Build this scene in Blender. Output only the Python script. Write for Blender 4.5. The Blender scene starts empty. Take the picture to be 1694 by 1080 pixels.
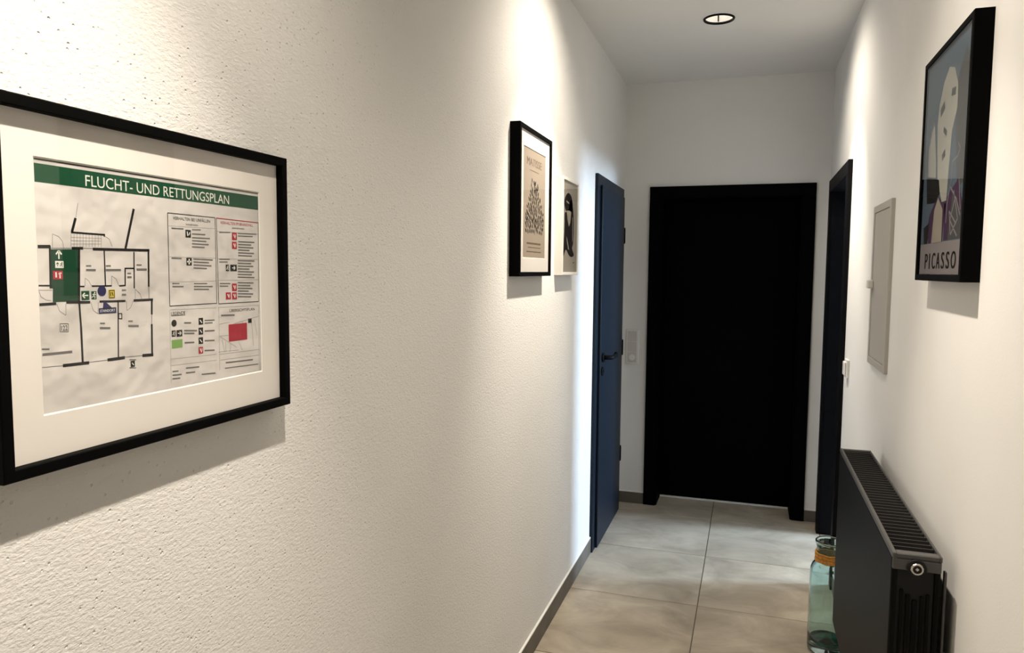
import bpy, bmesh, math, random
from mathutils import Vector, Matrix

random.seed(7)
scene = bpy.context.scene
COL = scene.collection
R = math.radians

# ------------------------------------------------------------------ camera
W, L, H = 1.188, 4.62, 2.635          # hall width, end wall, ceiling height (metres)
cam_data = bpy.data.cameras.new('camera')
cam_data.sensor_width = 36.0
cam_data.lens = 1208.2 * 36.0 / 1694.0
cam_data.clip_start = 0.02
cam = bpy.data.objects.new('camera', cam_data)
COL.objects.link(cam)
rt = Vector((0.95079527, 0.30970887, 0.00829241))
up = Vector((-0.03191964, 0.07129913, 0.99694412))
fw = Vector((-0.30817119, 0.94815445, -0.07767667))
M4 = Matrix((rt, up, -fw)).transposed().to_4x4()
M4.translation = Vector((0.7657, 0.0, 1.4897))
cam.matrix_world = M4
scene.camera = cam

# ------------------------------------------------------------------ world, lights, exposure
scene.view_settings.view_transform = 'Standard'
scene.view_settings.look = 'None'
scene.view_settings.exposure = 0.06
scene.view_settings.gamma = 1.0
scene.view_settings.use_curve_mapping = False

world = bpy.data.worlds.new('daylight_sky')
scene.world = world
world.use_nodes = True
wn = world.node_tree.nodes
wn['Background'].inputs[0].default_value = (0.62, 0.78, 1.0, 1)
wn['Background'].inputs[1].default_value = 0.6

day = bpy.data.lights.new('window_daylight', 'AREA')
day.shape = 'RECTANGLE'
day.size, day.size_y = 0.6, 0.95
day.energy = 325.0
day.color = (0.60, 0.78, 1.0)
day_o = bpy.data.objects.new('window_daylight', day)
COL.objects.link(day_o)
day_o.location = (4.52, 4.66, 1.86)
day_o.rotation_euler = (R(90), 0, R(90))      # shines towards -x, in through the window

# downlights along the hall: (y, tilt towards +x in degrees, power); each is a 36 degree reflector lamp
DOWNLIGHTS = [(-0.45, 14, 6.0), (0.55, -18, 122.0), (1.62, 13, 102.0), (2.62, -26, 125.0), (3.54, 26, 95.0)]  # the first, behind the camera, is an added lamp for ambient light
LAMP_X = 0.593
LAMP_COL = (1.0, 0.885, 0.735)
for i, (ly, tilt, pw) in enumerate(DOWNLIGHTS):
    for nm, size, share, k in (('downlight_beam', 56, 1.0, 1.0), ('downlight_halo', 114, 0.34, 1.3)):
        s = bpy.data.lights.new(nm, 'SPOT')
        s.energy = pw * share
        s.color = LAMP_COL
        s.spot_size = R(size)
        s.spot_blend = 1.0
        s.shadow_soft_size = 0.022
        so = bpy.data.objects.new(nm, s)
        COL.objects.link(so)
        so.location = (LAMP_X, ly, H - 0.008)
        so.rotation_euler = (0, -R(tilt) * k, 0)

# ------------------------------------------------------------------ materials
def mat(name, col, rough=0.5, metal=0.0, spec=0.5, emit=None, estr=0.0):
    m = bpy.data.materials.new(name)
    m.use_nodes = True
    b = m.node_tree.nodes['Principled BSDF']
    b.inputs['Base Color'].default_value = (*col, 1)
    b.inputs['Roughness'].default_value = rough
    b.inputs['Metallic'].default_value = metal
    b.inputs['Specular IOR Level'].default_value = spec
    if emit:
        b.inputs['Emission Color'].default_value = (*emit, 1)
        b.inputs['Emission Strength'].default_value = estr
    return m

def add_noise(m, scale, c1, c2, detail=6, lo=0.3, hi=0.7, bump=0.0, bscale=None, bdist=0.001, coords='Object', stretch=None, pits=False):
    nt = m.node_tree
    b = nt.nodes['Principled BSDF']
    tc = nt.nodes.new('ShaderNodeTexCoord')
    src = tc.outputs[coords]
    if stretch:
        mp = nt.nodes.new('ShaderNodeMapping')
        mp.inputs['Scale'].default_value = stretch
        nt.links.new(src, mp.inputs[0]); src = mp.outputs[0]
    n = nt.nodes.new('ShaderNodeTexNoise')
    n.inputs['Scale'].default_value = scale
    n.inputs['Detail'].default_value = detail
    nt.links.new(src, n.inputs['Vector'])
    cr = nt.nodes.new('ShaderNodeValToRGB')
    cr.color_ramp.elements[0].position = lo; cr.color_ramp.elements[0].color = (*c1, 1)
    cr.color_ramp.elements[1].position = hi; cr.color_ramp.elements[1].color = (*c2, 1)
    nt.links.new(n.outputs['Fac'], cr.inputs[0])
    nt.links.new(cr.outputs[0], b.inputs['Base Color'])
    if bump:
        n2 = nt.nodes.new('ShaderNodeTexNoise')
        n2.inputs['Scale'].default_value = bscale or scale
        n2.inputs['Detail'].default_value = 3
        n2.inputs['Roughness'].default_value = 0.55
        nt.links.new(src, n2.inputs['Vector'])
        bp = nt.nodes.new('ShaderNodeBump')
        bp.inputs['Strength'].default_value = bump
        bp.inputs['Distance'].default_value = bdist
        nt.links.new(n2.outputs['Fac'], bp.inputs['Height'])
        nt.links.new(bp.outputs[0], b.inputs['Normal'])
        if pits:                                    # sparse small pits of the roughcast
            vo = nt.nodes.new('ShaderNodeTexVoronoi'); vo.inputs['Scale'].default_value = 75
            nt.links.new(tc.outputs[coords], vo.inputs['Vector'])
            mr = nt.nodes.new('ShaderNodeMapRange'); mr.interpolation_type = 'SMOOTHSTEP'
            mr.inputs['From Min'].default_value = .05; mr.inputs['From Max'].default_value = .17
            nt.links.new(vo.outputs['Distance'], mr.inputs['Value'])
            b2 = nt.nodes.new('ShaderNodeBump'); b2.inputs['Strength'].default_value = .8; b2.inputs['Distance'].default_value = .0016
            nt.links.new(mr.outputs[0], b2.inputs['Height']); nt.links.new(bp.outputs[0], b2.inputs['Normal'])
            nt.links.new(b2.outputs[0], b.inputs['Normal'])
    return m

M = {}
M['plaster'] = add_noise(mat('white_roughcast_plaster', (.8, .79, .77), 0.9, spec=0.2), 3.0, (.79, .785, .77), (.82, .815, .80), bump=0.62, bscale=190, bdist=0.0024, stretch=(1, .62, 1.25), pits=True)
M['wall'] = add_noise(mat('white_wall_paint', (.8, .79, .77), 0.9, spec=0.2), 3.0, (.79, .785, .77), (.82, .815, .80), bump=0.2, bscale=230, bdist=0.001)
M['ceiling'] = add_noise(mat('white_ceiling_paint', (.78, .77, .75), 0.95, spec=0.1), 2.0, (.77, .765, .75), (.79, .785, .775), bump=0.08, bscale=140, bdist=0.001)
M['grout'] = mat('brown_grey_grout', (.17, .14, .108), 0.95)
M['skirting'] = add_noise(mat('skirting_tile', (.12, .11, .1), 0.6), 9, (.095, .083, .066), (.15, .13, .105), bump=.1, bscale=60, bdist=.0005)
M['side_wall'] = mat('grey_side_room_plaster', (.30, .31, .32), 0.9, spec=0.1)
M['sealant'] = mat('white_sealant', (.82, .81, .78), 0.6)
M['door_blue'] = mat('anthracite_door_lacquer', (.0055, .0115, .021), 0.45, spec=0.20)
M['door_frame'] = mat('anthracite_lacquer_shaded', (.0022, .0022, .0034), 0.55, spec=0.10)  # darker copy of the door lacquer, with the doorway's shade in its colour
M['black_door'] = mat('black_door_lacquer', (.0009, .0010, .0016), 0.6, spec=0.03)
M['black_metal'] = mat('black_metal', (.004, .004, .0045), 0.6, spec=0.12)
M['frame_black'] = mat('black_frame_wood', (.0013, .0013, .0013), 0.65, spec=0.05)
M['frame_white'] = mat('white_frame_wood', (.75, .73, .68), 0.5)
M['mat_board'] = mat('passepartout_board', (.87, .80, .775), 0.95, spec=0.1)
M['mat_core'] = mat('passepartout_bevel', (.93, .91, .86), 0.9, spec=0.1)
M['paper'] = add_noise(mat('plan_paper', (.66, .62, .60), 0.8, spec=0.2), 6, (.63, .585, .58), (.70, .65, .64), bump=0.8, bscale=8, bdist=0.02)
M['print_black'] = mat('print_black', (.012, .010, .010), 0.8, spec=.15)
M['print_grey'] = mat('print_grey', (.16, .15, .15), 0.8, spec=.15)
M['print_light'] = mat('print_light_grey', (.38, .36, .35), 0.8, spec=.15)
M['print_green'] = mat('print_green', (.006, .062, .027), 0.7, spec=.2)
M['print_dgreen'] = mat('print_dark_green', (.006, .048, .022), 0.7, spec=.2)
M['print_lgreen'] = mat('print_light_green', (.20, .36, .10), 0.8, spec=.15)
M['print_red'] = mat('print_red', (.40, .020, .040), 0.8, spec=.15)
M['print_blue'] = mat('print_blue', (.022, .021, .085), 0.8, spec=.15)
M['print_yellow'] = mat('print_yellow', (.62, .46, .05), 0.8, spec=.15)
M['print_white'] = mat('print_white', (.78, .76, .72), 0.8, spec=.15)
M['beige_print'] = mat('beige_poster_paper', (.40, .325, .265), 0.8, spec=.15)
M['taupe_print'] = mat('taupe_lettering', (.17, .115, .085), 0.8, spec=.15)
M['leaf_print'] = mat('leaf_print_black', (.018, .016, .016), 0.8, spec=.15)
M['stone_print'] = mat('stone_poster_paper', (.36, .315, .27), 0.8, spec=.15)
M['blot_print'] = mat('brown_black_print', (.014, .009, .009), 0.8, spec=.15)
M['art_blue'] = mat('art_slate_blue', (.085, .115, .155), 0.8, spec=.15)
M['art_cream'] = mat('art_cream', (.36, .35, .32), 0.8, spec=.15)
M['art_grey'] = mat('art_grey', (.07, .07, .074), 0.8, spec=.15)
M['art_plum'] = mat('art_plum', (.055, .025, .058), 0.8, spec=.15)
M['art_sand'] = mat('art_sand', (.30, .26, .225), 0.8, spec=.15)
M['art_mauve'] = mat('art_mauve', (.24, .21, .22), 0.8, spec=.15)
M['switch'] = mat('white_switch_plastic', (.84, .83, .80), 0.35)
M['switch_rocker'] = mat('grey_white_rocker', (.64, .62, .59), 0.35)
M['box_paint'] = mat('cabinet_grey_white', (.46, .44, .405), 0.55)
M['box_white'] = mat('white_knob_plastic', (.8, .79, .76), 0.35)
M['rad'] = mat('anthracite_radiator_enamel', (.0036, .0034, .0031), 0.5, spec=0.09)
M['rad_top'] = mat('radiator_enamel_lit', (.08, .078, .076), 0.45, spec=0.35)  # same enamel as the panels, paler to carry the light from overhead
M['rad_dark'] = mat('radiator_inside', (.006, .006, .006), 0.6, spec=0.3)
M['rad_slat'] = mat('radiator_slat_enamel_lit', (.035, .034, .033), 0.5, spec=0.3)  # panel enamel again, lightened so the slats carry their highlights
M['nickel'] = mat('nickel_plug', (.62, .58, .52), 0.28, metal=1.0)
M['chrome'] = mat('reflector_frosted', (.88, .87, .84), 0.3, spec=0.6)
M['lamp'] = mat('lamp_lens', (.9, .9, .88), 0.3, emit=(1.0, .93, .82), estr=7.0)
M['twine'] = add_noise(mat('jute_twine', (.42, .20, .05), 0.9), 120, (.40, .15, .02), (.62, .30, .05), bump=.4, bscale=200, bdist=.001)

def concrete_tile(seed):
    m = mat('concrete_look_tile', (.4, .37, .32), 0.42, spec=0.4)
    nt = m.node_tree; b = nt.nodes['Principled BSDF']
    gm = nt.nodes.new('ShaderNodeNewGeometry')
    mp = nt.nodes.new('ShaderNodeMapping')
    mp.inputs['Location'].default_value = (seed * 3.1, seed * 1.7, seed)
    mp.inputs['Rotation'].default_value = (0, 0, seed * 0.9)
    mp.inputs['Scale'].default_value = (1.0, 1.5, 1.0)
    nt.links.new(gm.outputs['Position'], mp.inputs[0])
    n1 = nt.nodes.new('ShaderNodeTexNoise'); n1.inputs['Scale'].default_value = 3.2; n1.inputs['Detail'].default_value = 9; n1.inputs['Roughness'].default_value = .62; n1.inputs['Distortion'].default_value = .6
    nt.links.new(mp.outputs[0], n1.inputs['Vector'])
    cr = nt.nodes.new('ShaderNodeValToRGB')
    e = cr.color_ramp.elements
    e[0].position = .30; e[0].color = (.30, .255, .195, 1)
    e[1].position = .72; e[1].color = (.59, .525, .42, 1)
    k = e.new(.52); k.color = (.445, .385, .30, 1)
    nt.links.new(n1.outputs['Fac'], cr.inputs[0])
    nt.links.new(cr.outputs[0], b.inputs['Base Color'])
    n2 = nt.nodes.new('ShaderNodeTexNoise'); n2.inputs['Scale'].default_value = 40; n2.inputs['Detail'].default_value = 4
    nt.links.new(mp.outputs[0], n2.inputs['Vector'])
    bp = nt.nodes.new('ShaderNodeBump'); bp.inputs['Strength'].default_value = .12; bp.inputs['Distance'].default_value = .001
    nt.links.new(n2.outputs['Fac'], bp.inputs['Height']); nt.links.new(bp.outputs[0], b.inputs['Normal'])
    return m
TILE_M = [concrete_tile(i) for i in range(4)]

def thin_glass():
    m = bpy.data.materials.new('picture_glass')
    m.use_nodes = True
    nt = m.node_tree; nt.nodes.clear()
    out = nt.nodes.new('ShaderNodeOutputMaterial')
    mix = nt.nodes.new('ShaderNodeMixShader')
    fr = nt.nodes.new('ShaderNodeFresnel'); fr.inputs[0].default_value = 1.5
    tr = nt.nodes.new('ShaderNodeBsdfTransparent'); tr.inputs[0].default_value = (.97, .98, .975, 1)
    gl = nt.nodes.new('ShaderNodeBsdfGlossy'); gl.inputs['Roughness'].default_value = 0.015
    ge = nt.nodes.new('ShaderNodeNewGeometry')          # reflect once, on the outer face of the pane
    inv = nt.nodes.new('ShaderNodeMath'); inv.operation = 'SUBTRACT'; inv.inputs[0].default_value = 1.0
    mul = nt.nodes.new('ShaderNodeMath'); mul.operation = 'MULTIPLY'
    nt.links.new(ge.outputs['Backfacing'], inv.inputs[1]); nt.links.new(inv.outputs[0], mul.inputs[0]); nt.links.new(fr.outputs[0], mul.inputs[1])
    nt.links.new(mul.outputs[0], mix.inputs[0]); nt.links.new(tr.outputs[0], mix.inputs[1]); nt.links.new(gl.outputs[0], mix.inputs[2])
    nt.links.new(mix.outputs[0], out.inputs[0])
    return m
M['glass'] = thin_glass()

def bottle_glass(name, col, rough=0.0):
    m = mat(name, col, rough)
    b = m.node_tree.nodes['Principled BSDF']
    b.inputs['Transmission Weight'].default_value = 1.0
    b.inputs['IOR'].default_value = 1.48
    return m
M['bottle'] = bottle_glass('recycled_green_glass', (.70, .88, .88), 0.0)
M['bottle_thick'] = bottle_glass('thick_green_glass', (.03, .20, .15), 0.02)

# ------------------------------------------------------------------ mesh helpers
def tag(o, label=None, cat=None, group=None, kind=None):
    if label: o['label'] = label
    if cat: o['category'] = cat
    if group: o['group'] = group
    if kind: o['kind'] = kind
    return o

def world_base(o):
    v = Vector((0, 0, 0))
    while o is not None:
        v += o.location
        o = o.parent
    return v

def obj(name, bm, material, parent=None, smooth=False):
    """Link one bmesh (given in world coordinates) as one object under parent."""
    me = bpy.data.meshes.new(name)
    bmesh.ops.recalc_face_normals(bm, faces=bm.faces[:])
    bm.to_mesh(me); bm.free()
    if smooth:
        for p in me.polygons: p.use_smooth = True
    ms = material if isinstance(material, (list, tuple)) else [material]
    for k in ms: me.materials.append(k)
    o = bpy.data.objects.new(name, me)
    COL.objects.link(o)
    if parent is not None:
        me.transform(Matrix.Translation(-world_base(parent)))
        o.parent = parent
    else:
        # put the origin at the base centre of the mesh
        xs = [v.co.x for v in me.vertices]; ys = [v.co.y for v in me.vertices]; zs = [v.co.z for v in me.vertices]
        c = Vector(((min(xs)+max(xs))/2, (min(ys)+max(ys))/2, min(zs)))
        me.transform(Matrix.Translation(-c)); o.location = c
    return o

def empty(name, loc):
    o = bpy.data.objects.new(name, None)
    o.empty_display_size = 0.05
    o.location = loc
    COL.objects.link(o)
    return o

def box(bm, x0, x1, y0, y1, z0, z1, bev=0.0, seg=1):
    vs = [bm.verts.new((x, y, z)) for x in (x0, x1) for y in (y0, y1) for z in (z0, z1)]
    fs = [(0,1,3,2), (4,6,7,5), (0,4,5,1), (2,3,7,6), (0,2,6,4), (1,5,7,3)]
    faces = [bm.faces.new([vs[i] for i in f]) for f in fs]
    if bev > 0:
        es = list({e for f in faces for e in f.edges})
        bmesh.ops.bevel(bm, geom=es, offset=bev, segments=seg, affect='EDGES', profile=0.5)

def boxbm(*a, **k):
    bm = bmesh.new(); box(bm, *a, **k); return bm

def lathe(bm, cx, cy, prof, n=32, cap_first=False, cap_last=False, mi=0):
    rings = []
    for r, z in prof:
        rings.append([bm.verts.new((cx + r*math.cos(2*math.pi*i/n), cy + r*math.sin(2*math.pi*i/n), z)) for i in range(n)])
    for a, b in zip(rings, rings[1:]):
        for i in range(n):
            f = bm.faces.new((a[i], a[(i+1) % n], b[(i+1) % n], b[i])); f.material_index = mi; f.smooth = True
    if cap_first: bm.faces.new(rings[0])
    if cap_last: bm.faces.new(rings[-1])

def tube(bm, pts, r, n=10, caps=True):
    pts = [Vector(p) for p in pts]
    rings = []
    for i, p in enumerate(pts):
        d = (pts[min(i+1, len(pts)-1)] - pts[max(i-1, 0)]).normalized()
        a = Vector((0, 0, 1)) if abs(d.z) < 0.9 else Vector((1, 0, 0))
        u = d.cross(a).normalized(); v = d.cross(u)
        rings.append([bm.verts.new(p + (u*math.cos(2*math.pi*k/n) + v*math.sin(2*math.pi*k/n))*r) for k in range(n)])
    for a, b in zip(rings, rings[1:]):
        for k in range(n):
            bm.faces.new((a[k], a[(k+1) % n], b[(k+1) % n], b[k])).smooth = True
    if caps:
        bm.faces.new(rings[0]); bm.faces.new(rings[-1])

def cyl_axis(bm, c, axis, r, half, n=24):
    c = Vector(c); ax = Vector(axis).normalized()
    tube(bm, [c - ax*half, c + ax*half], r, n)

# a picture lies in a wall plane; S maps (y, z, distance from the wall) to world space
class Side:
    def __init__(self, right): self.right = right
    def x(self, d): return W - d if self.right else d
    def v(self, y, z, d): return (self.x(d), y, z)
    def box(self, bm, d0, d1, y0, y1, z0, z1, bev=0.0):
        a, b = sorted((self.x(d0), self.x(d1)))
        box(bm, a, b, y0, y1, z0, z1, bev)
    def poly(self, bm, pts, d):
        vs = [bm.verts.new(self.v(y, z, d)) for y, z in pts]
        try: return bm.faces.new(vs)
        except ValueError: return None
    def rect(self, bm, y0, z0, y1, z1, d):
        self.poly(bm, [(y0, z0), (y1, z0), (y1, z1), (y0, z1)], d)
    def seg(self, bm, y0, z0, y1, z1, w, d):
        dv = Vector((y1-y0, z1-z0))
        if dv.length < 1e-6: return
        dv.normalize(); n = Vector((-dv.y, dv.x))*w/2
        self.poly(bm, [(y0-n.x, z0-n.y), (y1-n.x, z1-n.y), (y1+n.x, z1+n.y), (y0+n.x, z0+n.y)], d)
    def disc(self, bm, y, z, r, d, n=20, rz=None):
        self.poly(bm, [(y+r*math.cos(2*math.pi*i/n), z+(rz or r)*math.sin(2*math.pi*i/n)) for i in range(n)], d)
    def text(self, bm, s, y0, y1, zc, hgt, d, mirror=False):
        """Flat lettering fitted to y0..y1, capital height hgt, centred on zc."""
        cu = bpy.data.curves.new('lettering', 'FONT')
        cu.body = s; cu.size = 1.0; cu.resolution_u = 4
        o = bpy.data.objects.new('lettering', cu)
        COL.objects.link(o)
        dg = bpy.context.evaluated_depsgraph_get(); dg.update()
        me = o.evaluated_get(dg).to_mesh()
        xs = [v.co.x for v in me.vertices]; ys = [v.co.y for v in me.vertices]
        x0, x1 = min(xs), max(xs); b0, b1 = 0.0, 0.682
        vs = []
        for v in me.vertices:
            t = (v.co.x - x0) / (x1 - x0)
            yy = y0 + t*(y1-y0)
            vs.append(bm.verts.new(self.v(yy, zc + ((v.co.y-b0)/(b1-b0) - 0.5)*hgt, d)))
        for p in me.polygons:
            try: bm.faces.new([vs[i] for i in p.vertices])
            except ValueError: pass
        o.evaluated_get(dg).to_mesh_clear()
        bpy.data.objects.remove(o); bpy.data.curves.remove(cu)

LEFT, RIGHT = Side(False), Side(True)

def frame_bm(S, y0, y1, z0, z1, depth, rail):
    """Mitred picture moulding: four rails with a slightly eased front edge."""
    bm = bmesh.new()
    prof = [(0.0, 0.0), (depth-.0015, 0.0), (depth, .0015), (depth, rail-.0012), (depth-.0012, rail), (0.0, rail)]   # (distance from wall, inset)
    rings = []
    for d, i in prof:
        rings.append([bm.verts.new(S.v(y, z, d)) for y, z in ((y0+i, z0+i), (y1-i, z0+i), (y1-i, z1-i), (y0+i, z1-i))])
    for a, b in zip(rings, rings[1:] + rings[:1]):
        for k in range(4):
            bm.faces.new((a[k], a[(k+1) % 4], b[(k+1) % 4], b[k]))
    return bm

def mat_bm(S, y0, y1, z0, z1, oy0, oy1, oz0, oz1, d0, d1, bevel=.0016):
    """Mat board with a bevelled window; the bevel face takes material 1."""
    bm = bmesh.new()
    def ring(a, b, c, e, d): return [bm.verts.new(S.v(y, z, d)) for y, z in ((a, c), (b, c), (b, e), (a, e))]
    o1 = ring(y0, y1, z0, z1, d1); o0 = ring(y0, y1, z0, z1, d0)
    i1 = ring(oy0-bevel, oy1+bevel, oz0-bevel, oz1+bevel, d1); i0 = ring(oy0, oy1, oz0, oz1, d0)
    for a, b, mi in ((o1, i1, 0), (i1, i0, 1), (i0, o0, 0), (o0, o1, 0)):
        for k in range(4):
            f = bm.faces.new((a[k], a[(k+1) % 4], b[(k+1) % 4], b[k])); f.material_index = mi
    return bm

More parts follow.
